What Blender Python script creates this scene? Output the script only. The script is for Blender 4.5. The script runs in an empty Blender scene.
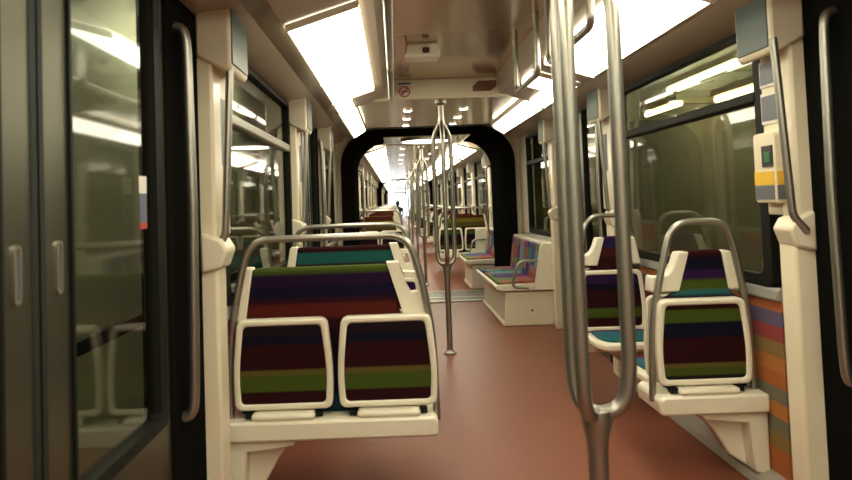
import bpy, bmesh, math, random
from mathutils import Vector, Matrix
random.seed(4)
PI = math.pi
S = bpy.context.scene
COL = S.collection

# ------------------------------------------------------------------ mesh helpers
class MB:
    def __init__(s): s.bm = bmesh.new()
    def box(s, x0, x1, y0, y1, z0, z1):
        return s.prism([(x0, y0), (x1, y0), (x1, y1), (x0, y1)], 'z', z0, z1)
    @staticmethod
    def _p(a, b, axis, d):
        return (a, d, b) if axis == 'y' else ((d, a, b) if axis == 'x' else (a, b, d))
    def prism(s, pts, axis, d0, d1):
        v0 = [s.bm.verts.new(s._p(a, b, axis, d0)) for a, b in pts]
        v1 = [s.bm.verts.new(s._p(a, b, axis, d1)) for a, b in pts]
        n = len(pts)
        s.bm.faces.new(v0); s.bm.faces.new(v1[::-1])
        for i in range(n):
            j = (i + 1) % n
            s.bm.faces.new((v0[i], v0[j], v1[j], v1[i]))
        return s
    def ring(s, outer, inner, axis, d0, d1):
        n = len(outer)
        L = [[s.bm.verts.new(s._p(a, b, axis, d)) for a, b in P] for d in (d0, d1) for P in (outer, inner)]
        o0, i0, o1, i1 = L
        for k in range(n):
            j = (k + 1) % n
            for A, B in ((o0, o1), (i1, i0), (o1, i1), (i0, o0)):
                s.bm.faces.new((A[k], A[j], B[j], B[k]))
        return s
    def sheet(s, rows):
        V = [[s.bm.verts.new(p) for p in r] for r in rows]
        for i in range(len(V) - 1):
            for j in range(len(V[0]) - 1):
                s.bm.faces.new((V[i][j], V[i][j+1], V[i+1][j+1], V[i+1][j]))
        return s
    def tube(s, path, r, n=12):
        P = [Vector(p) for p in path]
        rr = r if isinstance(r, (list, tuple)) else [r] * len(P)
        T = []
        for i in range(len(P)):
            a = P[max(i-1, 0)]; b = P[min(i+1, len(P)-1)]
            T.append((b - a).normalized())
        u = T[0].orthogonal().normalized()
        rings = []
        for i, p in enumerate(P):
            u = (u - T[i] * u.dot(T[i])).normalized()
            w = T[i].cross(u)
            rings.append([s.bm.verts.new(p + (u * math.cos(2*PI*k/n) + w * math.sin(2*PI*k/n)) * rr[i]) for k in range(n)])
        for i in range(len(P) - 1):
            for k in range(n):
                j = (k + 1) % n
                s.bm.faces.new((rings[i][k], rings[i][j], rings[i+1][j], rings[i+1][k]))
        s.bm.faces.new(rings[0][::-1]); s.bm.faces.new(rings[-1])
        return s
    def build(s, name, mat, parent=None, bevel=0.0, loc=(0, 0, 0), smooth=True, seg=2):
        bmesh.ops.recalc_face_normals(s.bm, faces=s.bm.faces)
        me = bpy.data.meshes.new(name)
        s.bm.to_mesh(me); s.bm.free()
        if smooth:
            me.polygons.foreach_set('use_smooth', [True] * len(me.polygons))
            me.set_sharp_from_angle(angle=math.radians(38))
        me.materials.append(mat)
        o = bpy.data.objects.new(name, me)
        COL.objects.link(o)
        o.location = loc
        if parent is not None: o.parent = parent
        if bevel > 0:
            m = o.modifiers.new('bevel', 'BEVEL'); m.width = bevel; m.segments = seg
            m.limit_method = 'ANGLE'; m.angle_limit = math.radians(40)
            m.harden_normals = False
        return o

def fillet(pts, r, seg=5, closed=True):
    """round the corners of a polygon or path (2-D or 3-D)"""
    P = [Vector(p) for p in pts]; n = len(P); out = []
    for i in range(n):
        if not closed and i in (0, n - 1):
            out.append(tuple(P[i])); continue
        a, b, c = P[i-1], P[i], P[(i+1) % n]
        ri = r[i] if isinstance(r, (list, tuple)) else r
        d1 = min(ri, (a-b).length * .48); d2 = min(ri, (c-b).length * .48)
        p0 = b + (a-b).normalized() * d1; p2 = b + (c-b).normalized() * d2
        if ri < 1e-4:
            out.append(tuple(b)); continue
        for k in range(seg + 1):
            t = k / seg
            out.append(tuple(p0 * (1-t)**2 + b * 2*t*(1-t) + p2 * t*t))
    return out

def empty(name, loc, label=None, cat=None, group=None, rz=0):
    o = bpy.data.objects.new(name, None); COL.objects.link(o)
    o.location = loc; o.rotation_euler = (0, 0, rz); o.empty_display_size = .1
    if label: tag(o, label, cat, group)
    return o
def tag(o, label, cat, group=None):
    o['label'] = label; o['category'] = cat
    if group: o['group'] = group
    return o
def struct(o):
    o['kind'] = 'structure'; return o
def copy_tree(o, loc=None, label=None, parent=None):
    c = o.copy(); COL.objects.link(c)
    if parent is not None: c.parent = parent
    if loc is not None: c.location = loc
    if label: c['label'] = label
    for ch in list(o.children): copy_tree(ch, parent=c)
    return c

# ------------------------------------------------------------------ materials
def newmat(name):
    m = bpy.data.materials.new(name); m.use_nodes = True
    nt = m.node_tree; nt.nodes.clear()
    out = nt.nodes.new('ShaderNodeOutputMaterial')
    return m, nt, out
def principled(name, col, rough=.5, metal=0.0, noise=0.0, nscale=20, bump=0.0, bscale=200, stretch=None, coat=0.0, spec=.5, rvar=0.0):
    m, nt, out = newmat(name)
    b = nt.nodes.new('ShaderNodeBsdfPrincipled')
    b.inputs['Base Color'].default_value = (*col, 1); b.inputs['Roughness'].default_value = rough
    b.inputs['Metallic'].default_value = metal
    b.inputs['Specular IOR Level'].default_value = spec
    if coat: b.inputs['Coat Weight'].default_value = coat; b.inputs['Coat Roughness'].default_value = .08
    tc = nt.nodes.new('ShaderNodeTexCoord'); mp = nt.nodes.new('ShaderNodeMapping')
    if stretch: mp.inputs['Scale'].default_value = stretch
    nt.links.new(tc.outputs['Object'], mp.inputs['Vector'])
    if noise or rvar:
        n = nt.nodes.new('ShaderNodeTexNoise'); n.inputs['Scale'].default_value = nscale; n.inputs['Detail'].default_value = 4
        nt.links.new(mp.outputs[0], n.inputs['Vector'])
        if noise:
            r = nt.nodes.new('ShaderNodeMapRange'); r.inputs['To Min'].default_value = 1 - noise; r.inputs['To Max'].default_value = 1 + noise
            nt.links.new(n.outputs['Fac'], r.inputs['Value'])
            mx = nt.nodes.new('ShaderNodeMix'); mx.data_type = 'RGBA'; mx.blend_type = 'MULTIPLY'
            mx.inputs['Factor'].default_value = 1; mx.inputs[6].default_value = (*col, 1)
            nt.links.new(r.outputs[0], mx.inputs[7]); nt.links.new(mx.outputs[2], b.inputs['Base Color'])
        if rvar:
            r2 = nt.nodes.new('ShaderNodeMapRange'); r2.inputs['To Min'].default_value = rough - rvar; r2.inputs['To Max'].default_value = rough + rvar
            nt.links.new(n.outputs['Fac'], r2.inputs['Value']); nt.links.new(r2.outputs[0], b.inputs['Roughness'])
    if bump:
        n = nt.nodes.new('ShaderNodeTexNoise'); n.inputs['Scale'].default_value = bscale
        nt.links.new(mp.outputs[0], n.inputs['Vector'])
        bp = nt.nodes.new('ShaderNodeBump'); bp.inputs['Strength'].default_value = bump; bp.inputs['Distance'].default_value = .002
        nt.links.new(n.outputs['Fac'], bp.inputs['Height']); nt.links.new(bp.outputs[0], b.inputs['Normal'])
    nt.links.new(b.outputs[0], out.inputs[0])
    return m
def stripes(name, stops, coord='Generated', axis=2, rough=.85):
    """cloth with horizontal woven bands; stops = (height 0..1, colour)"""
    m, nt, out = newmat(name)
    b = nt.nodes.new('ShaderNodeBsdfPrincipled'); b.inputs['Roughness'].default_value = rough
    b.inputs['Specular IOR Level'].default_value = .1
    b.inputs['Sheen Weight'].default_value = .0
    tc = nt.nodes.new('ShaderNodeTexCoord'); sp = nt.nodes.new('ShaderNodeSeparateXYZ')
    nt.links.new(tc.outputs[coord], sp.inputs[0])
    rp = nt.nodes.new('ShaderNodeValToRGB'); cr = rp.color_ramp
    cr.interpolation = 'LINEAR'
    el = []
    for i, (p, c) in enumerate(stops):
        el.append((p if i == 0 else min(p + .012, 1), c))
        if i + 1 < len(stops): el.append((max(stops[i+1][0] - .012, p), c))
    while len(cr.elements) < len(el): cr.elements.new(.5)
    for e, (p, c) in zip(cr.elements, sorted(el, key=lambda q: q[0])): e.position = p; e.color = (*c, 1)
    nt.links.new(sp.outputs[axis], rp.inputs[0])
    n = nt.nodes.new('ShaderNodeTexNoise'); n.inputs['Scale'].default_value = 260
    nt.links.new(tc.outputs['Object'], n.inputs['Vector'])
    bp = nt.nodes.new('ShaderNodeBump'); bp.inputs['Strength'].default_value = .4; bp.inputs['Distance'].default_value = .002
    nt.links.new(n.outputs['Fac'], bp.inputs['Height']); nt.links.new(bp.outputs[0], b.inputs['Normal'])
    nt.links.new(rp.outputs[0], b.inputs['Base Color']); nt.links.new(b.outputs[0], out.inputs[0])
    return m
def patchwork(name, colours, scale, rough=.8):
    m, nt, out = newmat(name)
    b = nt.nodes.new('ShaderNodeBsdfPrincipled'); b.inputs['Roughness'].default_value = rough
    tc = nt.nodes.new('ShaderNodeTexCoord'); mp = nt.nodes.new('ShaderNodeMapping'); mp.inputs['Scale'].default_value = scale
    mp.inputs['Location'].default_value = (.13, .21, .37)
    nt.links.new(tc.outputs['Object'], mp.inputs['Vector'])
    fl = nt.nodes.new('ShaderNodeVectorMath'); fl.operation = 'FLOOR'
    nt.links.new(mp.outputs[0], fl.inputs[0])
    wn = nt.nodes.new('ShaderNodeTexWhiteNoise'); nt.links.new(fl.outputs[0], wn.inputs['Vector'])
    rp = nt.nodes.new('ShaderNodeValToRGB'); cr = rp.color_ramp; cr.interpolation = 'CONSTANT'
    while len(cr.elements) < len(colours): cr.elements.new(.5)
    for i, e in enumerate(cr.elements): e.position = i / len(colours); e.color = (*colours[i], 1)
    nt.links.new(wn.outputs['Value'], rp.inputs[0]); nt.links.new(rp.outputs[0], b.inputs['Base Color'])
    nt.links.new(b.outputs[0], out.inputs[0])
    return m
def glass(name, tint, ior=1.6, rough=.0):
    m, nt, out = newmat(name)
    t = nt.nodes.new('ShaderNodeBsdfTransparent'); t.inputs[0].default_value = (*tint, 1)
    g = nt.nodes.new('ShaderNodeBsdfGlossy'); g.inputs['Roughness'].default_value = rough
    f = nt.nodes.new('ShaderNodeFresnel'); f.inputs['IOR'].default_value = ior
    mx = nt.nodes.new('ShaderNodeMixShader')
    # the far face of a pane only lets light out, so that the pane does not trap it
    ge = nt.nodes.new('ShaderNodeNewGeometry'); iv = nt.nodes.new('ShaderNodeMath'); iv.operation = 'SUBTRACT'; iv.inputs[0].default_value = 1
    ml = nt.nodes.new('ShaderNodeMath'); ml.operation = 'MULTIPLY'
    nt.links.new(ge.outputs['Backfacing'], iv.inputs[1]); nt.links.new(iv.outputs[0], ml.inputs[0]); nt.links.new(f.outputs[0], ml.inputs[1])
    nt.links.new(ml.outputs[0], mx.inputs[0]); nt.links.new(t.outputs[0], mx.inputs[1]); nt.links.new(g.outputs[0], mx.inputs[2])
    nt.links.new(mx.outputs[0], out.inputs[0])
    return m
def emit(name, col, strength):
    m, nt, out = newmat(name)
    e = nt.nodes.new('ShaderNodeEmission'); e.inputs[0].default_value = (*col, 1); e.inputs[1].default_value = strength
    nt.links.new(e.outputs[0], out.inputs[0])
    return m

CREAM = principled('cream_plastic', (.78, .71, .54), .38, noise=.04, nscale=6)
CREAM_GLOSS = principled('cream_gloss', (.80, .72, .53), .25, noise=.04, nscale=5)
SHELL = principled('white_shell', (.80, .75, .60), .32, noise=.03, nscale=10)
STEEL = principled('brushed_steel', (.55, .53, .46), .34, metal=1, rvar=.06, nscale=30, stretch=(1, 1, .05))
DOORSTEEL = principled('door_steel', (.135, .135, .098), .36, metal=.9, noise=.10, nscale=14, stretch=(1, 9, .25), rvar=.05)
POLE = principled('pole_steel', (.36, .35, .305), .34, metal=.9)
RUBBER = principled('black_rubber', (.008, .008, .007), .7, spec=.0, bump=.2, bscale=60)
DARK = principled('dark_frame', (.010, .011, .009), .5, spec=.1)
SEALG = principled('grey_seal', (.018, .022, .018), .6, spec=.15)
FLOOR = principled('terracotta_floor', (.200, .067, .036), .42, spec=.3, noise=.10, nscale=9, bump=.08, bscale=120)
PLINTH = principled('grey_plinth', (.42, .40, .34), .35, metal=.3)
CEIL = principled('ceiling_panel', (.58, .48, .34), .16, metal=.55, noise=.05, nscale=4)
COVE = principled('cove_panel', (.42, .345, .25), .28, noise=.04, nscale=5)
THRESH = principled('dark_threshold', (.10, .10, .085), .4, metal=.4)
SILL = principled('grey_sill', (.36, .36, .32), .4)
GLASS = glass('window_glass', (.645, .65, .555), 1.7, .03)
DGLASS = glass('door_glass', (.67, .68, .59), 1.6, .05)
GREYGLASS = principled('display_glass', (.085, .115, .105), .40, spec=.2)
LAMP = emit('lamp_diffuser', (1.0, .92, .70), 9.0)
SPOT = emit('spot_bulb', (1.0, .92, .72), 110.0)
TUBE = emit('tunnel_tube', (.80, 1.0, .72), 9.0)
TUBE2 = emit('added_tube', (1.0, .985, .80), 72.0)  # for the added out-of-view tubes that light the walls outside
TUBEW = emit('warm_tube', (1.0, .72, .40), 14.0)
DAY = emit('day_light', (.90, .95, 1.0), 3.2)
CONC = principled('tunnel_concrete', (.325, .315, .235), .8, noise=.25, nscale=3)
PLAT = principled('platform_panel', (.38, .385, .31), .5, noise=.15, nscale=2)
RED = principled('sign_red', (.45, .05, .04), .4)
PAPER = principled('sign_white', (.75, .72, .64), .5)
NAVY = principled('sign_dark_blue', (.05, .06, .14), .5)
YELLOW = principled('sign_yellow', (.80, .50, .04), .4)
GREYLAB = principled('sign_grey', (.13, .14, .16), .45)
GREEN = principled('button_green', (.03, .16, .06), .4)
BROWN = principled('sign_brown', (.20, .09, .055), .35)
BLACKPL = principled('black_plastic', (.02, .02, .02), .4)

navy, maroon, dred = (.004, .004, .014), (.022, .0035, .005), (.055, .008, .006)
purple, olive, green = (.024, .007, .045), (.095, .075, .018), (.050, .075, .010)
teal, black = (.02, .12, .12), (.012, .006, .010)
F_BACK = stripes('cloth_back', [(0, (.008, .03, .05)), (.12, navy), (.35, (.012, .003, .006)), (.56, maroon), (.65, (.075, .010, .007)), (.75, (.022, .004, .010)), (.79, (.006, .004, .020)), (.87, (.016, .005, .026)), (.955, green)])
F_PANEL = stripes('cloth_panel', [(0, maroon), (.16, green), (.36, olive), (.43, maroon), (.75, navy), (.86, black)])
F_SINGLE = stripes('cloth_single_panel', [(0, black), (.06, green), (.16, olive), (.22, maroon), (.56, navy), (.76, green), (.93, maroon)])
F_HEAD = stripes('cloth_head', [(0, (.02, .012, .03)), (.68, teal), (.715, green), (.79, purple), (.86, navy), (.95, maroon)])
F_FACE = stripes('cloth_facing', [(0, maroon), (.18, green), (.36, maroon), (.70, navy), (.82, purple)])
F_FACEHEAD = stripes('cloth_facing_head', [(0, maroon), (.80, dred), (.88, (.02, .012, .07)), (.95, purple)])
F_TEALBACK = stripes('cloth_teal_back', [(0, navy), (.70, maroon), (.83, (.012, .085, .075)), (.945, maroon)])
F_SEAT = stripes('cloth_seat', [(0, teal), (.35, (.03, .10, .15)), (.6, teal), (.8, (.09, .02, .10))], axis=1)
PATCH = patchwork('patchwork_cloth', [(.16, .02, .12), (.05, .16, .14), (.25, .05, .03), (.12, .16, .03), (.05, .03, .14), (.28, .12, .08), (.10, .24, .24)], (5.5, 4.6, 6.2))
WALLPATCH = patchwork('striped_wall_cloth', [(.45, .13, .03), (.32, .05, .05), (.26, .05, .17), (.26, .17, .05), (.17, .17, .11), (.48, .18, .04), (.38, .04, .13), (.12, .09, .17)], (1, 1.1, 15))

# ------------------------------------------------------------------ dimensions (car centreline x = 0, y forward)
CX = -.03         # the ceiling panels sit a little left of the wall centre
W = 1.21          # half width
CAMX, CAMZ = -.44, 1.31
F = 690.0

# ------------------------------------------------------------------ camera
cam = bpy.data.cameras.new('camera'); co = bpy.data.objects.new('camera', cam); COL.objects.link(co); S.camera = co
cam.sensor_width = 36; cam.lens = F / 852 * 36; cam.clip_start = .02
VPX, VPY, ROLL, PITCH = 393.0, 202.0, 0.036, 0.04
a_ = math.atan(ROLL)
back = Vector((0, -math.cos(PITCH), -math.sin(PITCH)))
up0 = Vector((0, -math.sin(PITCH), math.cos(PITCH))); r0 = Vector((1, 0, 0))
rgt = r0 * math.cos(a_) - up0 * math.sin(a_); up = up0 * math.cos(a_) + r0 * math.sin(a_)
M = Matrix((rgt, up, back)).transposed()
co.matrix_world = Matrix.Translation((CAMX, 0, CAMZ)) @ M.to_4x4()
PPX, PPY = VPX + F * math.tan(PITCH) * ROLL, VPY - F * math.tan(PITCH)     # optical axis in the frame
cam.shift_x = (426 - PPX) / 852; cam.shift_y = -(240 - PPY) / 852
cam.dof.use_dof = True; cam.dof.focus_distance = 5.0; cam.dof.aperture_fstop = 3.5

# ------------------------------------------------------------------ setting: shell
YEND = 63.0
fl = MB(); fl.box(-W, W, -5, YEND, -.05, 0); struct(fl.build('floor', FLOOR, smooth=False))

def ceiling(y0, y1, low=False, name='ceiling'):
    if low == 'flat': h = [(1.06, 2.12), (.92, 2.27), (.5, 2.28)]
    elif low: h = [(.97, 2.09), (.85, 2.045), (.71, 2.13), (.70, 2.16)]
    else: h = [(.97, 2.09), (.845, 2.052), (.53, 2.15), (.47, 2.16), (.44, 2.30)]
    prof = [(W + .06, 2.05)] + h + [(-a, b) for a, b in h[::-1]] + [(-W - .06, 2.05), (-W - .06, 2.36), (W + .06, 2.36)]
    m = MB(); m.prism(prof, 'y', y0, y1)
    o = m.build(name, CEIL, smooth=False); o.data.materials.append(COVE); o.location.x = CX
    for p in o.data.polygons:
        c = p.center
        if abs(c.x) > .43 and c.z < 2.3: p.material_index = 1
    return struct(o)
ceiling(-5, .55); ceiling(.55, 2.35); ceiling(2.35, 5.62); ceiling(5.62, 7.80, True); ceiling(7.80, 8.92, 'flat')

WN = [0]
def window(side, y0, y1, z0=.88, z1=2.04, transom=1.72, metal=False):
    """black framed train window with an upper hopper pane"""
    WN[0] += 1
    x = side * W
    e = empty('window_%d' % WN[0], (x, (y0 + y1) / 2, z0)); struct(e)
    h = (y1 - y0) / 2; H = z1 - z0; t = transom - z0
    m = MB(); m.ring(fillet([(-h, 0), (h, 0), (h, H), (-h, H)], .05), fillet([(-h + .07, .05), (h - .07, .05), (h - .07, H - .025), (-h + .07, H - .025)], .05), 'x', -.03, .03)
    m.build('frame', DARK, e)
    m = MB(); m.box(-.035, .035, -h + .06, h - .06, t - .026, t + .026)
    m.build('transom', POLE if metal else DARK, e, .01)
    m = MB(); m.box(-.006, .006, -h + .05, h - .05, .03, t); m.build('pane', GLASS, e, smooth=False)
    m = MB(); m.box(-.006, .006, -h + .05, h - .05, t, H - .03); m.build('pane', GLASS, e, smooth=False)
    return e
def low_wall(side, y0, y1, zt=.88):
    x0, x1 = sorted((side * W, side * (W + .06)))
    m = MB(); m.box(x0, x1, y0, y1, 0, zt)
    struct(m.build('wall_left' if side < 0 else 'wall_right', CREAM, smooth=False))
    m = MB(); a, b = sorted((side * W, side * (W - .012))); m.box(a, b, y0, y1, .06, zt - .06)
    struct(m.build('wall_left' if side < 0 else 'wall_right', WALLPATCH, smooth=False))
    m = MB(); a, b = sorted((side * (W + .03), side * (W - .03))); m.box(a, b, y0, y1, zt - .06, zt)
    struct(m.build('trim_1' if side < 0 else 'trim_2', SILL, bevel=.012))
    m = MB(); m.prism([(side * (W - .10), 0), (side * (W - .085), .03), (side * (W - .02), .06), (side * W, .06), (side * W, 0)], 'y', y0, y1)
    struct(m.build('baseboard_left' if side < 0 else 'baseboard_right', PLINTH, bevel=.004))
def pillar(side, y0, y1, facing=-1):
    """cream pillar at a door edge with a display box on top and a ledge for its grab pole"""
    e = empty('pillar', (side * W, y0, 0)); struct(e)
    s = -side; d = y1 - y0
    m = MB()
    wl = .082 if side < 0 else .10
    m.prism([(s * -.05, 0), (s * wl, 0), (s * wl, 1.10), (s * .078, 1.2), (s * .078, 1.88), (s * .078, 2.07), (s * -.05, 2.07)], 'y', 0, d * .48)
    m.build('post', CREAM_GLOSS, e, .012)
    m = MB(); a, b = sorted((s * -.02, s * .070)); m.box(a, b, d * .46, d * .97, 1.20, 2.07); m.build('notice_panel', CREAM, e, .006)
    m = MB()   # display box with sloping underside
    m.prism([(s * .02, 2.09), (s * .155, 2.09), (s * .155, 1.86), (s * .135, 1.84), (s * .02, 1.90)], 'y', -.02, d + .02)
    m.build('display_box', CREAM, e, .012)
    m = MB(); a, b = sorted((s * .152, s * .160)); m.box(a, b, .0, d, 1.87, 2.085)
    m.build('display_glass', GREYGLASS, e, .003)
    m = MB()   # ledge
    m.prism([(s * .02, 1.06), (s * .10, 1.08), (s * .125, 1.15), (s * .10, 1.19), (s * .02, 1.22)], 'y', -.02, d * .47)
    m.build('ledge', CREAM, e, .012)
    return e
def jamb(side, y0, y1):
    m = MB(); a, b = sorted((side * (W + .03), side * (W - .02))); m.box(a, b, y0, y1, 0, 2.07)
    struct(m.build('trim_3' if side < 0 else 'trim_4', RUBBER, bevel=.01))

DN = [0]
def door_leaf(side, y0, y1, meet):
    """sliding steel leaf; meet = +1 when the meeting edge is at y1, -1 at y0"""
    DN[0] += 1
    x = side * (W + .015)
    e = empty('door_%d' % DN[0], (x, (y0 + y1) / 2, 0)); struct(e)
    h = (y1 - y0) / 2; H = 2.06
    g0, g1 = (-h + .05, h - .13) if meet > 0 else (-h + .13, h - .05)
    out = [(-h, .0), (h, .0), (h, H), (-h, H)]
    inn = [(g0, .62), (g1, .62), (g1, 2.05), (g0, 2.05)]
    m = MB(); m.ring(out, inn, 'x', -.02, .02); m.build('panel', DOORSTEEL, e, .004)
    m = MB(); m.ring(fillet(inn, .03), fillet([(g0 + (.06 if meet > 0 else .012), .655), (g1 - (.06 if meet < 0 else .012), .655), (g1 - (.06 if meet < 0 else .012), 2.035), (g0 + (.06 if meet > 0 else .012), 2.035)], .03), 'x', -.028, .028); m.build('window_frame', DARK, e)
    m = MB(); m.box(-.005, .005, g0 + .01, g1 - .01, .63, 2.045); m.build('pane', DGLASS, e, smooth=False)
    m = MB(); a, b = (h - .018, h + .022) if meet > 0 else (-h - .022, -h + .018); m.box(-.024, .024, a, b, .0, H); m.build('seal', SEALG, e, .006)
    yc = (h - .075) if meet > 0 else (-h + .075)
    xi = -side * .02
    m = MB(); R = fillet([(yc - .014, 1.13), (yc + .014, 1.13), (yc + .014, 1.25), (yc - .014, 1.25)], .014)
    R2 = fillet([(yc - .008, 1.137), (yc + .008, 1.137), (yc + .008, 1.243), (yc - .008, 1.243)], .008)
    a, b = sorted((xi, xi - side * .006)); m.ring(R, R2, 'x', a, b); hd = m.build('handle', STEEL, e)
    m = MB(); a, b = sorted((xi, xi - side * .001)); m.prism(R2, 'x', a, b); m.build('handle_cup', GREYLAB, hd)
    return e
def doorway(side, y0, y1):
    ym = (y0 + y1) / 2
    a = door_leaf(side, y0, ym - .012, 1); b = door_leaf(side, ym + .012, y1, -1)
    return a, b

for sd in (-1, 1):
    # behind the camera
    low_wall(sd, -5, .35); window(sd, -1.9, .2)
    m = MB(); a, b = sorted((sd * W, sd * (W + .06))); m.box(a, b, -5, -1.9, .88, 2.07); struct(m.build('wall_left' if sd < 0 else 'wall_right', CREAM, smooth=False))
    pillar(sd, .33, .61)
    jamb(sd, .58, .64)
    doorway(sd, .64, 2.31)
    jamb(sd, 2.31, 2.71)
    pillar(sd, 2.66 if sd < 0 else 2.70, 2.94)
    low_wall(sd, 2.98, 5.02); window(sd, 3.0, 4.98, metal=(sd < 0))
    pillar(sd, 4.97, 5.25)
    jamb(sd, 5.25, 5.42); doorway(sd, 5.42, 6.78); jamb(sd, 6.78, 6.86)
    pillar(sd, 6.85, 7.05)
    low_wall(sd, 7.04, 8.92); window(sd, 7.06, 8.45)
    m = MB(); a, b = sorted((sd * (W - .03), sd * (W + .06))); m.box(a, b, 8.42, 8.92, .88, 2.07); struct(m.build('wall_left' if sd < 0 else 'wall_right', CREAM))

def arch_pts(hw, top, r, n=9):
    """half-open arch outline from right foot over the top to the left foot"""
    P = [(hw, 0.0)]
    for k in range(n + 1):
        a = k / n * PI / 2; P.append((hw - r + r * math.cos(a), top - r + r * math.sin(a)))
    for k in range(n + 1):
        a = PI / 2 + k / n * PI / 2; P.append((-hw + r + r * math.cos(a), top - r + r * math.sin(a)))
    P.append((-hw, 0.0))
    return P
GN = [0]
def gangway(y0, y1):
    inn = arch_pts(.957, 2.15, .40); mid = arch_pts(1.12, 2.25, .46)
    outer = arch_pts(W + .06, 2.36, .05)
    def arch(A, B, ya, yb, name, mat):
        m = MB(); bm = m.bm
        L = [[bm.verts.new((x, y, z)) for x, z in P] for y in (ya, yb) for P in (A, B)]
        o0, i0, o1, i1 = L
        for k in range(len(A) - 1):
            for P, Q in ((o0, o1), (i1, i0), (o1, i1), (i0, o0)):
                bm.faces.new((P[k], P[k+1], Q[k+1], Q[k]))
        return struct(m.build(name, mat))
    arch(outer, mid, y0 - .03, y0 + .03, 'wall_end', CREAM)
    arch(outer, mid, y1 - .03, y1 + .03, 'wall_end', CREAM)
    # pleated bellows: a chain of black hoops
    n = 8; step = (y1 - y0 + .16) / n
    m = MB(); bm = m.bm
    rows = []
    for k in range(2 * n + 1):
        off = 0 if k % 2 == 0 else .03
        P = arch_pts(.957 + off, 2.15 + off * .5, .40)
        rows.append([(x, y0 - .08 + k * step / 2, z) for x, z in P])
    m.sheet(rows)
    struct(m.build('wall_gangway', RUBBER, smooth=False))
    arch(mid, inn, y0 - .10, y0 - .02, 'trim_5', RUBBER); arch(mid, inn, y1 + .02, y1 + .10, 'trim_6', RUBBER)
    m = MB(); m.box(-.56, .56, y0 - .08, y1 + .08, 2.142, 2.150); struct(m.build('ceiling_gangway', CEIL, smooth=False))
    m = MB(); m.box(-.93, .93, y0 - .02, y1, 0, .012)
    struct(m.build('floor_threshold', THRESH, bevel=.004))
    for ya in (y0 - .06, y0 + .26, y1 - .02):
        m = MB(); m.box(-.93, .93, ya, ya + .07, 0, .018); struct(m.build('floor_threshold', PLINTH, bevel=.004))
    GN[0] += 1
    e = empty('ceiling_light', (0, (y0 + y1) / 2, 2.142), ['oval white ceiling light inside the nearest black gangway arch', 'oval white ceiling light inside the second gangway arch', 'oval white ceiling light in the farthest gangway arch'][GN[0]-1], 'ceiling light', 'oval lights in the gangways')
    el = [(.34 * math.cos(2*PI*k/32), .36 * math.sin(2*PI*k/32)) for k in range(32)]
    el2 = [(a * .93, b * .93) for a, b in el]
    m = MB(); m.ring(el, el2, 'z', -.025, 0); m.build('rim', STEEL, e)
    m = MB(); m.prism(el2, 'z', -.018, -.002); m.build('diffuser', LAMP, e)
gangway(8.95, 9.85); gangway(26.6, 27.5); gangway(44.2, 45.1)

# gangway grab bars
for i, (sd, lab) in enumerate(((-1, 'vertical steel grab bar left of the passage, just past the black arch'), (1, 'vertical steel grab bar right of the passage, just past the black arch'))):
    m = MB(); x = sd * .93
    m.tube(fillet([(sd*.29, 0, .80), (-sd*.03, 0, .80), (-sd*.03, 0, 1.78), (sd*.29, 0, 1.78)], .05, closed=False), .016)
    tag(m.build('grab_bar', POLE, loc=(x, 10.02, 0)), lab, 'grab bar', 'bars beside the gangway')

# ------------------------------------------------------------------ further cars
def far_car(y0, y1, full):
    ceiling(y0, y0 + .5, 'flat'); ceiling(y0 + .5, y1 - .5, True); ceiling(y1 - .5, y1, 'flat')
    for sd in (-1, 1):
        low_wall(sd, y0, y1)
        y = y0 + .25; first = True
        m = MB(); a, b = sorted((sd * (W - .03), sd * (W + .06))); m.box(a, b, y0, y, .88, 2.07); struct(m.build('wall_left' if sd < 0 else 'wall_right', CREAM))
        for wy0, wy1 in ((y0 + .25, y0 + 1.5), (y0 + 1.8, y0 + 4.0), (y0 + 4.3, y0 + 6.2), (y0 + 6.5, y0 + 8.7), (y0 + 9.0, y0 + 10.9), (y0 + 11.2, y0 + 13.4), (y0 + 13.7, min(y0 + 15.6, y1 - .4))):
            window(sd, wy0, wy1)
            pillar(sd, wy1, wy1 + .3)
        m = MB(); m.box(a, b, y0 + 15.85, y1, .88, 2.07); struct(m.build('wall_left' if sd < 0 else 'wall_right', CREAM))
far_car(9.90, 26.6, True); far_car(27.5, 44.2, False); far_car(45.1, YEND - 1.0, False)
# front of the train: bright windscreen beyond the last car
m = MB(); o_ = fillet([(-W - .06, 0), (W + .06, 0), (W + .06, 2.26), (-W - .06, 2.26)], .02); i_ = fillet([(-1.0, .03), (1.0, .03), (1.0, 2.04), (-1.0, 2.04)], .02)
m.ring(o_, i_, 'y', YEND - .9, YEND - .8); struct(m.build('wall_front', CREAM))
m = MB(); m.prism(fillet([(-1.05, .01), (1.05, .01), (1.05, 2.06), (-1.05, 2.06)], .02), 'y', YEND - .78, YEND - .75)
struct(m.build('window_90', DAY, smooth=False))
m = MB(); m.box(-W - .06, W + .06, -5.06, -5, 0, 2.26); struct(m.build('wall_back', CREAM, smooth=False))

# ------------------------------------------------------------------ outside
m = MB(); m.box(-3.6, -2.6, -12, 70, -1, 4.0); struct(m.build('wall_station', PLAT, smooth=False))
m = MB(); m.box(2.5, 2.7, -12, 70, -1, 4.0); struct(m.build('wall_tunnel', CONC, smooth=False))
m = MB(); m.box(-3.6, 2.7, -12, 70, -1.1, -1.0); struct(m.build('ground_trackbed', CONC, smooth=False))
m = MB(); m.box(-3.6, 2.7, -12, 70, 3.9, 4.0); struct(m.build('ceiling_tunnel', CONC, smooth=False))

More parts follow.
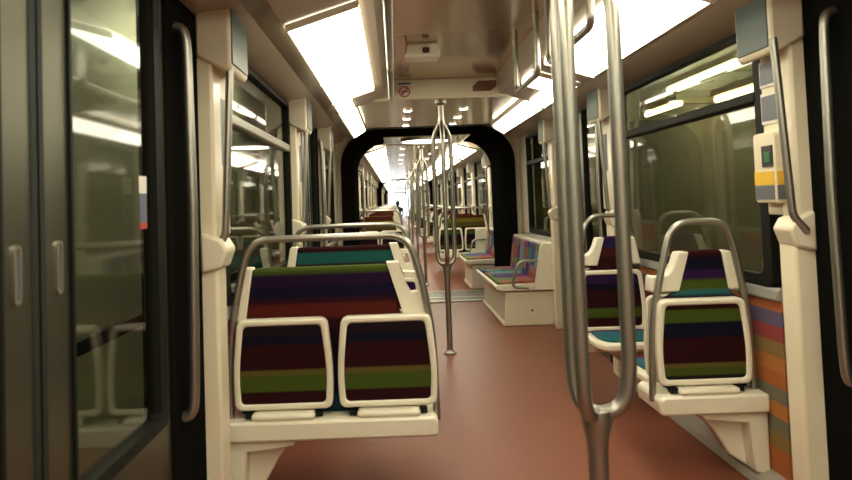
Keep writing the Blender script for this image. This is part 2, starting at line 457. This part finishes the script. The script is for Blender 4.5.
m = MB(); m.box(-1.58, -1.54, -4, 9, .82, .87); struct(m.build('trim_7', DARK))
TL = [(-1, 0.4, 2.95, .7, 1, 'first added unseen tube lamp above the platform panels on the left'), (-1, 3.2, 2.95, .7, 1, 'second added unseen tube lamp above the platform panels on the left'),  # high tubes on both sides are added unseen to brighten the window views
      (-1, 6.0, 2.95, .7, 1, 'third added unseen tube lamp above the platform panels on the left'), (-1, 8.8, 2.95, .7, 1, 'fourth added unseen tube lamp above the platform panels on the left'),
      (1, 3.6, 2.85, .7, 1, 'near added unseen tube lamp high on the tunnel wall outside the right window'), (1, 6.6, 2.85, .7, 1, 'middle added unseen tube lamp high on the tunnel wall outside the right window'), (1, 9.6, 2.85, .7, 1, 'far added unseen tube lamp high on the tunnel wall outside the right window'),
      (1, 5.55, 2.27, .65, 0, 'greenish tube lamp seen through the top of the right window'), (1, 6.35, 2.12, .42, 2, 'warm tube lamp seen through the top of the right window, left one'), (1, 4.95, 2.05, .35, 2, 'warm tube lamp seen through the top of the right window, right one')]
for sd, y, z, h, kind, lab in TL:
    e = empty('tunnel_lamp', (sd * (2.5 if sd > 0 else 2.6), y, z), lab, 'lamp', 'tube lamps outside the train')
    def bx(m, d0, d1, y0, y1, z0, z1):
        a, b = sorted((-sd * d0, -sd * d1)); m.box(a, b, y0, y1, z0, z1)
    m = MB(); bx(m, -.004, .46, -.05, .05, .0, .05); m.build('bracket', CREAM, e)
    m = MB(); bx(m, .40, .48, -h, h, -.02, .03); m.build('batten', CREAM, e)
    m = MB(); m.tube([(-sd * .44, -h + .02, -.045), (-sd * .44, h - .02, -.045)], .024, 10); m.build('tube', (TUBE, TUBE2, TUBEW)[kind], e)
# ------------------------------------------------------------------ ceiling lights
def strip_light(side, y0, y1, label, group, narrow=False):
    e = empty('ceiling_light', (CX + side * .685, (y0 + y1) / 2, 2.10), label, 'ceiling light', group)
    h = (y1 - y0) / 2
    def pt(a, b, dz): return a
    P0 = (side * (.835 - .685), 2.047 - 2.10); P1 = (side * (.53 - .685), 2.142 - 2.10) if not narrow else (side * (.71 - .685), 2.122 - 2.10)
    if narrow and y0 < 5.6: P1 = (P1[0], 2.096 - 2.10)
    nz = -.022
    m = MB()
    m.prism([(P0[0], P0[1] + .004), (P0[0] * .94, P0[1] + nz), (P1[0] * .94, P1[1] + nz), (P1[0], P1[1] + .004)], 'y', -h + .012, h - .012)
    m.build('diffuser', LAMP, e, .008)
    for yy in (-h, h - .012):
        m = MB()
        m.prism([(P0[0], P0[1] + .004), (P0[0], P0[1] + nz - .004), (P1[0], P1[1] + nz - .004), (P1[0], P1[1] + .004)], 'y', yy, yy + .012)
        m.build('end_cap', CREAM, e)
    return e
spans_l = [(-4.2, -2.6), (-2.55, -.95), (-.9, .45), (.55, 2.15), (2.80, 4.15), (4.15, 4.95), (4.97, 5.57), (5.63, 6.60), (6.60, 7.55)]
spans_r = [(-4.2, -2.6), (-2.55, -.95), (-.9, .45), (.55, 2.45), (2.60, 4.20), (4.52, 4.95), (4.97, 5.57), (5.63, 6.65), (6.65, 7.65)]
nth = ['nearest', 'second', 'third', 'fourth', 'fifth', 'sixth', 'seventh', 'eighth', 'ninth', 'tenth', 'eleventh', 'twelfth']
for sd, sp in ((-1, spans_l), (1, spans_r)):
    w = 'left' if sd < 0 else 'right'
    k = 0
    for y0, y1 in sp:
        if .5 < y0 < 1: lab = 'added unseen strip light directly above the viewpoint on the %s of the ceiling' % w  # added pair out of view, brightens the pillars and foreground
        elif y0 < 1: lab = 'glowing strip light behind the viewpoint on the %s of the ceiling' % w
        else: lab = '%s glowing white strip light panel along the %s of the ceiling' % (nth[k], w); k += 1
        strip_light(sd, y0, y1, lab, 'strip lights along the %s ceiling' % w, narrow=y0 > 4.96)
    j = 0
    for c0, c1 in ((10.15, 26.3), (27.9, 43.9), (45.5, 61.5)):
        y = c0
        while y + 2.2 <= c1:
            strip_light(sd, y, y + 2.1, 'distant glowing strip light %s, beyond the black gangway arch, on the %s of the ceiling' % (nth[min(j, 11)], w), 'strip lights in the far cars on the %s' % w)
            y += 2.5; j += 1

# recessed spots in the centre ceiling; first three pairs added unseen for foreground light
sp_i = 0
for y0 in (.95, 1.55, 2.15, 6.40, 7.04, 7.62, 11.0, 12.4, 13.8, 15.2):
    for x in (-.26, .26):
        e = empty('downlight', (CX + x, y0, 2.30 if y0 < 3 else 2.16), ('small added downlight, unseen, above the viewpoint, %s pair, %s one' if sp_i < 6 else 'small round downlight past the bulkhead, %s pair along the ceiling, %s one') % (nth[sp_i // 2 if sp_i < 6 else sp_i // 2 - 3], 'left' if x < 0 else 'right'), 'downlight', 'round downlights in the ceiling')
        c1 = [(.045 * math.cos(2*PI*k/20), .045 * math.sin(2*PI*k/20)) for k in range(20)]; c2 = [(a * .82, b * .82) for a, b in c1]
        m = MB(); m.ring(c1, c2, 'z', -.012, 0); m.build('rim', STEEL, e)
        m = MB(); m.prism(c2, 'z', -.006, -.001); m.build('bulb', SPOT, e)
        sp_i += 1

# ------------------------------------------------------------------ triple grab poles
def triple_pole(loc, label, rot, top=2.18):
    e = empty('triple_grab_pole', loc, label, 'grab pole', 'three branched poles down the aisle', rz=rot)
    m = MB(); m.tube([(0, 0, 0), (0, 0, .66), (0, 0, .70), (0, 0, .74), (0, 0, .765)], [.025, .025, .030, .040, .036], 16); m.build('stem', POLE, e)
    m = MB(); m.tube([(0, 0, 0), (0, 0, .012), (0, 0, .02), (0, 0, .035)], [.055, .055, .038, .028], 20); m.build('floor_flange', POLE, e)
    for k in range(3):
        a = 2 * PI * k / 3; R = .088
        c, s_ = math.cos(a), math.sin(a)
        P = fillet([(c * .004, s_ * .004, .752), (c * R * .7, s_ * R * .7, .765), (c * R, s_ * R, .83), (c * R, s_ * R, 1.86), (c * .012, s_ * .012, 1.98), (c * .012, s_ * .012, 2.02)], [.0, .05, .10, .10, .06, 0], 7, closed=False)
        m = MB(); m.tube(P, .019, 12); m.build('branch', POLE, e)
    m = MB(); m.tube([(0, 0, 1.97), (0, 0, top)], .024, 16); m.build('top_stem', POLE, e)
    m = MB(); m.tube([(0, 0, top - .03), (0, 0, top - .012), (0, 0, top)], [.028, .05, .05], 20); m.build('ceiling_flange', POLE, e)
    return e
p1 = triple_pole((.053, 1.78, 0), 'large triple branched steel pole in the right foreground of the aisle', math.radians(-5), 2.30)
p2 = triple_pole((-.015, 5.95, 0), 'triple branched steel pole standing mid-aisle before the black gangway arch', math.radians(30), 2.16)
for y, lab in ((10.8, 'triple steel pole just beyond the nearest gangway arch'), (14.3, 'triple steel pole second beyond the gangway arch'), (18.6, 'triple steel pole third beyond the gangway arch'), (22.9, 'triple steel pole fourth beyond the gangway arch')):
    copy_tree(p2, (0, y, 0), lab)

# ------------------------------------------------------------------ ceiling grab rails
def ceil_rail(x, y0, y1, label):
    z = 1.97
    P = fillet([(0, 0, .33), (0, 0, 0), (0, y1 - y0, 0), (0, y1 - y0, .33)], .05, closed=False)
    m = MB(); m.tube(P, .0165)
    return tag(m.build('ceiling_rail', POLE, loc=(CX + x, y0, z)), label, 'grab rail', 'steel grab rails under the ceiling')
ceil_rail(-.41, 2.2, 3.42, 'near steel grab rail hanging along the left of the ceiling')
ceil_rail(-.41, 3.46, 4.40, 'far steel grab rail hanging along the left of the ceiling')
ceil_rail(.38, 2.67, 3.40, 'near steel grab rail hanging along the right of the ceiling')
ceil_rail(.38, 3.67, 4.30, 'far steel grab rail hanging along the right of the ceiling')

# ------------------------------------------------------------------ bulkhead across the ceiling
e = empty('ceiling_bulkhead', (CX, 5.58, 2.15), 'cream bulkhead panel across the ceiling between the light strips', 'bulkhead')
m = MB(); m.prism([(-.70, -.012), (.70, -.012), (.70, .012), (.44, .15), (-.44, .15), (-.70, .012)], 'y', 0, .035)
m.build('shell', CREAM, e, .006)
def on_bulk(name, x, zc, label, cat):
    return empty(name, (CX + x, 5.576, 2.15 + zc), label, cat)
q = on_bulk('no_smoking_sign', -.30, .052, 'round red no smoking sign on the ceiling bulkhead', 'sign')
c1 = [(.046 * math.cos(2*PI*k/28), .046 * math.sin(2*PI*k/28)) for k in range(28)]
m = MB(); m.prism(c1, 'y', -.001, .003); m.build('disc', PAPER, q)
m = MB(); m.ring(c1, [(a * .80, b * .80) for a, b in c1], 'y', -.004, .0); m.prism([(-.030, -.022), (-.022, -.030), (.030, .022), (.022, .030)], 'y', -.004, 0.); m.build('red_ring', RED, q)
m = MB(); m.prism([(-.03, -.006), (.018, -.006), (.018, .004), (-.03, .004)], 'y', -.003, -.0005); m.prism([(.020, -.006), (.028, -.006), (.028, .004), (.020, .004)], 'y', -.003, -.0005); m.build('cigarette', BLACKPL, q)
q = on_bulk('notice_strip', -.30, .118, 'thin dark strip notice above the no smoking sign', 'notice')
m = MB(); m.prism([(-.052, -.007), (.052, -.007), (.052, .007), (-.052, .007)], 'y', -.002, .003); m.build('plate', NAVY, q)
q = on_bulk('brown_sticker', .35, .075, 'brown six sided sticker at the right of the ceiling bulkhead', 'sticker')
m = MB(); m.prism([(-.095, -.04), (.05, -.04), (.095, -.005), (.10, .045), (-.05, .045), (-.095, .0)], 'y', -.001, .003); m.build('plate', BROWN, q)

# camera box on the ceiling
e = empty('ceiling_sensor', (-.235, 4.30, 2.30), 'cream sensor box with dark lens on the ceiling in front of the bulkhead', 'sensor')
m = MB(); bm = m.bm
t = [bm.verts.new(p) for p in ((-.10, -.02, 0), (.10, -.02, 0), (.085, .16, 0), (-.085, .16, 0))]; bb = [bm.verts.new(p) for p in ((-.12, 0, -.085), (.12, 0, -.085), (.10, .14, -.095), (-.10, .14, -.095))]
bm.faces.new(t); bm.faces.new(bb[::-1])
for k in range(4): bm.faces.new((t[k], t[(k+1) % 4], bb[(k+1) % 4], bb[k]))
m.build('housing', SHELL, e, .012)
m = MB(); m.prism(fillet([(.0, -.065), (.045, -.065), (.045, -.03), (.0, -.03)], .012), 'y', -.022, .0); m.build('lens', principled('lens_red', (.05, .02, .018), .15), e)

# ------------------------------------------------------------------ hand rails by the doors
def door_rail(side, y, label):
    x = side * (W - .02)
    P = [(0, 0, 1.95), (-side * .035, 0, 1.94), (-side * .042, 0, 1.86), (-side * .05, 0, 1.3), (-side * .042, 0, .70), (-side * .035, 0, .61), (0, 0, .60)]
    m = MB(); m.tube(fillet(P, .06, closed=False), .0175)
    tag(m.build('door_grab_rail', POLE, loc=(x, y, 0)), label, 'grab rail', 'vertical rails beside the doors')
door_rail(-1, 2.39, 'long vertical steel grab rail on the black door post at the left')
door_rail(1, 2.50, 'long vertical steel grab rail on the black door post at the right')
door_rail(-1, 5.34, 'distant vertical grab rail beside the second left door')
door_rail(1, 5.34, 'distant vertical grab rail beside the second right door')
door_rail(-1, 6.80, 'distant vertical grab rail at the far edge of the second left door')

def pillar_pole(side, y, label):
    x = side * W; s = -side
    P = fillet([(s * .142, 0, 1.90), (s * .108, 0, 1.24), (s * .105, .0, 1.20), (s * .06, -.01, 1.14)], .04, closed=False)
    m = MB(); m.tube(P, .0155)
    tag(m.build('pillar_grab_pole', POLE, loc=(x, y, 0)), label, 'grab pole', 'short poles on the pillars')
pillar_pole(-1, 2.69, 'steel pole under the display box of the near left cream pillar')
pillar_pole(1, 2.69, 'steel pole under the display box of the near right cream pillar')
pillar_pole(-1, 5.02, 'steel pole on the second left cream pillar')
pillar_pole(1, 5.02, 'steel pole on the second right cream pillar')
pillar_pole(-1, 6.90, 'steel pole on the third left cream pillar')
pillar_pole(1, 6.90, 'steel pole on the third right cream pillar')

# notices and the emergency intercom on the pillars
def notice(side, y, z, hw, hh, mat, label, face='in'):
    e = empty('notice', (side * (W - .07), y, z), label, 'notice', 'notices on the pillars')
    a, b = sorted((0, -side * .006))
    m = MB(); m.prism([(-hw, -hh), (hw, -hh), (hw, hh), (-hw, hh)], 'x', a, b); m.build('plate', PAPER, e)
    a, b = sorted((-side * .006, -side * .008))
    m = MB(); m.prism([(-hw * .9, -hh * .8), (hw * .9, -hh * .8), (hw * .9, hh * .8), (-hw * .9, hh * .8)], 'x', a, b); m.build('print', mat, e)
notice(1, 2.86, 1.79, .07, .055, GREYLAB, 'upper grey notice on the near right cream pillar')
notice(1, 2.86, 1.645, .07, .065, GREYLAB, 'lower grey notice on the near right cream pillar')
notice(-1, 2.84, 1.62, .07, .17, GREYLAB, 'tall grey notice on the near left cream pillar')
notice(-1, 5.12, 1.62, .07, .17, GREYLAB, 'tall grey notice on the second left cream pillar')
notice(1, 5.12, 1.62, .07, .17, GREYLAB, 'tall grey notice on the second right cream pillar')
notice(1, 6.99, 1.45, .07, .10, YELLOW, 'yellow notice on the third right cream pillar')

e = empty('emergency_intercom', (W - .07, 2.88, 1.38), 'cream emergency call box with yellow and grey labels on the right pillar', 'intercom')
m = MB(); m.prism(fillet([(-.11, -.13), (.05, -.13), (.05, .16), (-.11, .16)], .02), 'x', -.05, .0); m.build('housing', CREAM_GLOSS, e, .006)
m = MB(); m.box(-.053, -.049, -.10, .045, -.055, .0); m.box(-.045, .0, -.114, -.109, -.055, .0); m.build('yellow_label', YELLOW, e)
m = MB(); m.box(-.053, -.049, -.10, .045, -.115, -.058); m.box(-.045, .0, -.114, -.109, -.115, -.058); m.build('grey_label', GREYLAB, e)
m = MB(); m.box(-.054, -.049, -.10, -.02, .02, .105); w_ = m.build('call_window', BLACKPL, e)
m = MB(); m.box(-.058, -.053, -.085, -.045, .035, .08); m.build('button', GREEN, w_, .003)

# sticker strip on the left door glass
e = empty('door_sticker', (-W + .012, 2.075, 1.335), 'narrow white, blue and red sticker on the left door glass', 'sticker')
m = MB(); m.box(0, .002, -.030, .030, .028, .080); m.build('white_patch', PAPER, e)
m = MB(); m.box(0, .002, -.028, .028, -.060, .028); m.build('blue_patch', principled('sticker_blue', (.12, .14, .20), .4), e)
m = MB(); m.box(0, .002, -.028, .028, -.078, -.060); m.build('red_patch', RED, e)

# ------------------------------------------------------------------ seats
def seat_unit(side, y, n, label, sy=1, cloth=None, group=None, folded_name='folding_seat'):
    """back-to-back seat unit cantilevered from the side wall.
    local t = distance from wall, sy=+1: folded seats face -y and open seats face +y"""
    e = empty('train_seat', (side * W, y, 0), label, 'seat', group)
    s = -side
    w = .92 if n == 2 else .505
    cl = cloth
    def X(t): return s * t
    def PX(pts): return [(X(a), b) for a, b in pts]
    def yy(a, b): return tuple(sorted((a * sy, b * sy)))
    m = MB()
    m.prism(PX([(0.015, .315), (w - .01, .315), (w, .33), (w, .385), (w - .02, .40), (0.015, .40)]), 'y', -.15, .15)
    m.build('beam', SHELL, e, .012)
    m = MB()   # moulded bracket: rim and recessed web
    m.prism(PX([(.015, .31), (.31, .31), (.30, .285), (.10, .265), (.085, .05), (.015, .03)]), 'y', -.12, .12)
    m.prism(PX([(.06, .30), (.30, .30), (.225, .215), (.16, .10), (.085, .05), (.06, .05)]), 'y', -.035, .035)
    m.build('wall_bracket', SHELL, e, .008)
    # upholstered back
    tt = (.125, .725) if n == 2 else (.142, .30)
    tb = (.06, .80) if n == 2 else (.055, .43)
    m = MB()
    rows = []
    out = fillet([(tb[0], .40), (tb[1], .40), (tb[1], .80), (.355, .845), (tt[1], 1.035), (tt[0], 1.035), (.115, .845), (tb[0], .80)], [0, 0, .02, .03, .015, .015, .03, .02], 4) if n == 1 else fillet([(tb[0], .40), (tb[1], .40), (tb[1] - .015, .80), (tt[1], 1.035), (tt[0], 1.035), (tb[0] + .01, .80)], [.0, .0, .1, .02, .02, .1], 4)
    m.prism(PX(out), 'y', -.035, .035)
    m.build('backrest', cl[0], e, .014)
    # white wings
    m = MB()
    m.prism(PX([(tt[0] - .045, 1.04), (tt[0] + .005, 1.04), (tb[0] + .035, .80), (tb[0] - .025, .80)] if n == 2 else [(tt[0] - .04, 1.03), (tt[0] + .003, 1.03), (.12, .85), (.065, .85)]), 'y', -.042, .042)
    m.build('wing', SHELL, e, .01)
    m = MB()
    if n == 2:
        o = [(.722, 1.045), (.775, 1.045), (.790, 1.003), (.848, .998), (.888, .815), (.790, .815)]
        i = [(.800, .962), (.803, .972), (.808, .975), (.842, .973), (.858, .912), (.826, .908)]
        m.ring(PX(o), PX(i), 'y', -.042, .042)
    else:
        o = [(tt[1] - .003, 1.03), (tt[1] + .045, 1.03), (tt[1] + .075, .945), (tt[1] + .12, .915), (.475, .925), (.485, .85), (.35, .85)]
        m.prism(PX(fillet(o, [.0, .012, .05, .04, .012, .01, 0], 4)), 'y', -.042, .042)
    m.build('wing', SHELL, e, .01)
    # bent grab bar round the back
    tr = w - .005
    P = [(X(.022), 0, .36), (X(.028), 0, .72), (X(.078), 0, 1.0), (X(.128), 0, 1.165), (X(tr - .10), 0, 1.165), (X(tr - .045), 0, 1.0), (X(tr), 0, .72), (X(tr + .005), 0, .36)]
    if n == 1: P = [(X(a), 0, b) for a, b in ((.04, .36), (.045, .72), (.085, 1.0), (.125, 1.17), (.375, 1.17), (.425, 1.0), (.49, .72), (.505, .36))]
    P = [(a, (-.055) * sy, c) for a, b, c in P]
    m = MB(); m.tube(fillet(P, [.0, .12, .12, .085, .085, .12, .12, 0], 6, closed=False), .016)
    m.build('grab_bar', POLE, e)
    cents = [.262, .712] if n == 2 else [.275]
    def frame_pts(c, ins):
        hb, ht, z0, z1 = .209 - ins, .194 - ins, .435 + ins, .822 - ins
        base = [(c - hb, z0), (c + hb, z0), (c + hb + .008, (z0 + z1) / 2 - .03), (c + ht, z1), (c - ht, z1), (c - hb - .008, (z0 + z1) / 2 - .03)]
        r = max(.035 - ins * .5, .01)
        return PX(fillet(base, [r, r, .12, r, r, .12], 5))
    for c in cents:      # folded-up side
        m = MB(); m.ring(frame_pts(c, 0), frame_pts(c, .028), 'y', *yy(-.105, -.045))
        fs = m.build('folding_seat', SHELL, e, .010)
        m = MB(); m.prism(frame_pts(c, .024), 'y', *yy(-.098, -.05)); m.build('cushion', cl[1], fs, .006)
        m = MB(); m.prism(PX([(c - .135, .398), (c + .135, .398), (c + .135, .43), (c - .135, .43)]), 'y', *yy(-.145, -.06)); m.build('hinge', SHELL, fs, .014)
        for q in (-1, 1):
            m = MB(); m.prism(PX([(c + q * .13, .405), (c + q * .165, .405), (c + q * .165, .425), (c + q * .13, .425)]), 'y', *yy(-.11, -.07))
            m.build('hinge_pin', DARK, fs)
    for c in cents:      # open side: seat pan and framed back
        m = MB(); m.ring(frame_pts(c, 0), frame_pts(c, .028), 'y', *yy(.045, .08))
        bf = m.build('back_panel', SHELL, e, .008)
        m = MB(); m.prism(frame_pts(c, .024), 'y', *yy(.048, .074)); m.build('back_cushion', cl[2], bf, .004)
        m = MB()
        pan = fillet([(c - .20, .10), (c + .20, .10), (c + .212, .36), (c + .17, .47), (c - .17, .47), (c - .212, .36)], [.02, .02, .1, .05, .05, .1], 5)
        m.prism([(X(a), b * sy) for a, b in pan], 'z', .385, .435)
        sp = m.build('seat_pan', SHELL, e, .016)
        m = MB()
        cu = fillet([(c - .165, .12), (c + .165, .12), (c + .175, .34), (c + .14, .435), (c - .14, .435), (c - .175, .34)], [.02, .02, .1, .05, .05, .1], 5)
        m.prism([(X(a), b * sy) for a, b in cu], 'z', .43, .452)
        m.build('cushion', F_SEAT, sp, .01)
    return e
seat_unit(-1, 3.10, 2, 'near left double seat back with two folded up seats facing the doors', 1, (F_BACK, F_PANEL, F_FACE), 'double seats on the left')
seat_unit(1, 3.25, 1, 'near right single seat back with one folded up seat', 1, (F_HEAD, F_SINGLE, F_FACE), 'single seats on the right')
seat_unit(-1, 4.52, 2, 'second left double seat facing the viewer behind the nearest left one', -1, (F_TEALBACK, F_PANEL, F_FACE), 'double seats on the left')
seat_unit(1, 4.54, 1, 'second right single seat facing the viewer, seen through the big pole', -1, (F_FACEHEAD, F_SINGLE, F_FACE), 'single seats on the right')
F_FARBACK = stripes('cloth_far_back', [(0, navy), (.62, maroon), (.70, (.06, .055, .012)), (.82, (.12, .11, .015)), (.93, dred)])
farcloth = (F_FARBACK, F_SINGLE, F_FACE)
fr = seat_unit(1, 12.0, 2, 'double seat on the right beyond the gangway arch, first row', 1, farcloth, 'double seats in the far cars')
fL = seat_unit(-1, 12.0, 2, 'double seat on the left beyond the gangway arch, first row', 1, farcloth, 'double seats in the far cars')
fr2 = seat_unit(1, 13.55, 2, 'double seat on the right beyond the gangway arch, second row', -1, farcloth, 'double seats in the far cars')
fL2 = seat_unit(-1, 13.55, 2, 'double seat on the left beyond the gangway arch, second row', -1, farcloth, 'double seats in the far cars')
r = 2
for y0 in (16.7, 21.4, 29.6, 34.3):
    for a, b, dy in ((fr, fL, 0), (fr2, fL2, 1.5)):
        for o, w in ((a, 'right'), (b, 'left')):
            copy_tree(o, (o.location.x, y0 + dy, 0), 'double seat on the %s beyond the gangway arch, %s row' % (w, nth[r]))
        r += 1

# ------------------------------------------------------------------ longitudinal benches by the gangway
def bench(side, y0, y1, label, arm_near=True):
    e = empty('side_bench', (side * W, y0, 0), label, 'bench', 'side benches by the gangway')
    e.location.x -= side * .02
    s = -side; L = y1 - y0
    def PX(P): return [(s * a, b) for a, b in P]
    m = MB(); m.prism(PX([(0, 0), (.57, 0), (.57, .03), (.55, .04), (.54, .345), (0, .345)]), 'y', 0, L); m.build('base', CREAM, e, .012)
    m = MB(); m.prism(PX([(.21, .09), (.33, .09), (.33, .25), (.21, .25)]), 'y', -.006 if arm_near else L, .004 if arm_near else L + .006); h = m.build('hatch', SHELL, e, .003)
    m = MB(); yk = -.009 if arm_near else L + .003; m.tube([(s * .27, yk, .155), (s * .27, yk + .008, .155)], .012, 12); m.build('lock', BLACKPL, h)
    m = MB(); m.prism(PX(fillet([(.06, .36), (.58, .36), (.64, .385), (.64, .42), (.06, .435)], [.0, .03, .02, .02, 0], 3)), 'y', -.03, L + .03); m.build('seat_pan', SHELL, e, .012)
    n = 3; d = L / n
    for k in range(n):
        m = MB(); m.box(*sorted((s * .19, s * .61)), k * d + .03, (k + 1) * d - .03, .415, .452); m.build('cushion', PATCH, e, .012)
        m = MB(); m.prism(PX([(.05, .44), (.215, .44), (.165, .82), (.05, .82)]), 'y', k * d + .04, (k + 1) * d - .04); m.build('back_cushion', PATCH, e, .012)
    m = MB(); m.prism(PX([(0, .42), (.185, .42), (.14, .85), (0, .85)]), 'y', -.03, L + .03); m.build('back_shell', SHELL, e, .01)
    ye = -.045 if arm_near else L + .015
    m = MB(); m.prism(PX([(0, .36), (.36, .36), (.35, .83), (0, .83)] if not arm_near else fillet([(0, .36), (.25, .36), (.205, .60), (.165, .84), (0, .84)], [.0, .05, .1, .05, 0], 4)), 'y', ye, ye + .03); m.build('end_plate', SHELL, e, .008)
    ya = ye + (.02 if arm_near else .0)
    m = MB(); m.tube(fillet([(s * .10, ya, .66), (s * .40, ya, .66), (s * .47, ya, .40), (s * .30, ya, .385)], [.0, .08, .06, 0], 6, closed=False), .015); m.build('armrest', POLE, e)
    return e
bench(1, 7.10, 8.75, 'patchwork side bench with steel armrest on the right before the gangway arch', True)
bench(1, 10.12, 11.15, 'patchwork side bench with cream end plate on the right just beyond the gangway arch', False)

# ------------------------------------------------------------------ seated passenger, far away
def passenger(loc):
    e = empty('person', loc, 'tiny seated person in dark clothes far down the train on the left', 'person')
    V = [(0, 0, .50), (0, .02, .72), (0, .03, .95), (0, .03, 1.04), (0, .03, 1.10), (0, .02, 1.22),
         (.10, 0, .50), (.12, -.40, .52), (.12, -.42, .10), (.12, -.54, .06), (-.10, 0, .50), (-.12, -.40, .52), (-.12, -.42, .10), (-.12, -.54, .06),
         (.19, .02, .96), (.23, -.06, .70), (.12, -.28, .60), (-.19, .02, .96), (-.23, -.06, .70), (-.12, -.28, .60)]
    E = [(0,1),(1,2),(2,3),(3,4),(4,5),(0,6),(6,7),(7,8),(8,9),(0,10),(10,11),(11,12),(12,13),(2,14),(14,15),(15,16),(2,17),(17,18),(18,19)]
    Rr = [.15,.14,.15,.06,.065,.085,.10,.065,.045,.04,.10,.065,.045,.04,.06,.045,.035,.06,.045,.035]
    me = bpy.data.meshes.new('body'); me.from_pydata(V, E, [])
    o = bpy.data.objects.new('body', me); COL.objects.link(o); o.parent = e
    sk = o.modifiers.new('skin', 'SKIN')
    for i, sv in enumerate(me.skin_vertices[0].data): sv.radius = (Rr[i], Rr[i] * .85); sv.use_root = (i == 0)
    o.modifiers.new('sub', 'SUBSURF').levels = 1; o.modifiers['sub'].render_levels = 2
    me.materials.append(principled('dark_clothes', (.02, .02, .03), .8))
    m = MB(); bmesh.ops.create_uvsphere(m.bm, u_segments=14, v_segments=10, radius=.105); bmesh.ops.translate(m.bm, verts=m.bm.verts, vec=(0, .03, 1.20)); m.build('hair', principled('dark_hair', (.012, .010, .010), .6), e)
passenger((-.32, 30.85, .06))

# ------------------------------------------------------------------ world and colour
wd = bpy.data.worlds.new('world'); S.world = wd; wd.use_nodes = True
wd.node_tree.nodes['Background'].inputs[0].default_value = (.010, .011, .010, 1)
S.view_settings.view_transform = 'Standard'; S.view_settings.look = 'None'
S.view_settings.exposure = 0.15; S.view_settings.gamma = 1.0; S.view_settings.use_curve_mapping = False
S.cycles.use_denoising = True
S.cycles.max_bounces = 8; S.cycles.transparent_max_bounces = 12; S.cycles.glossy_bounces = 5
S.cycles.caustics_reflective = False; S.cycles.caustics_refractive = False
S.cycles.sample_clamp_indirect = 6
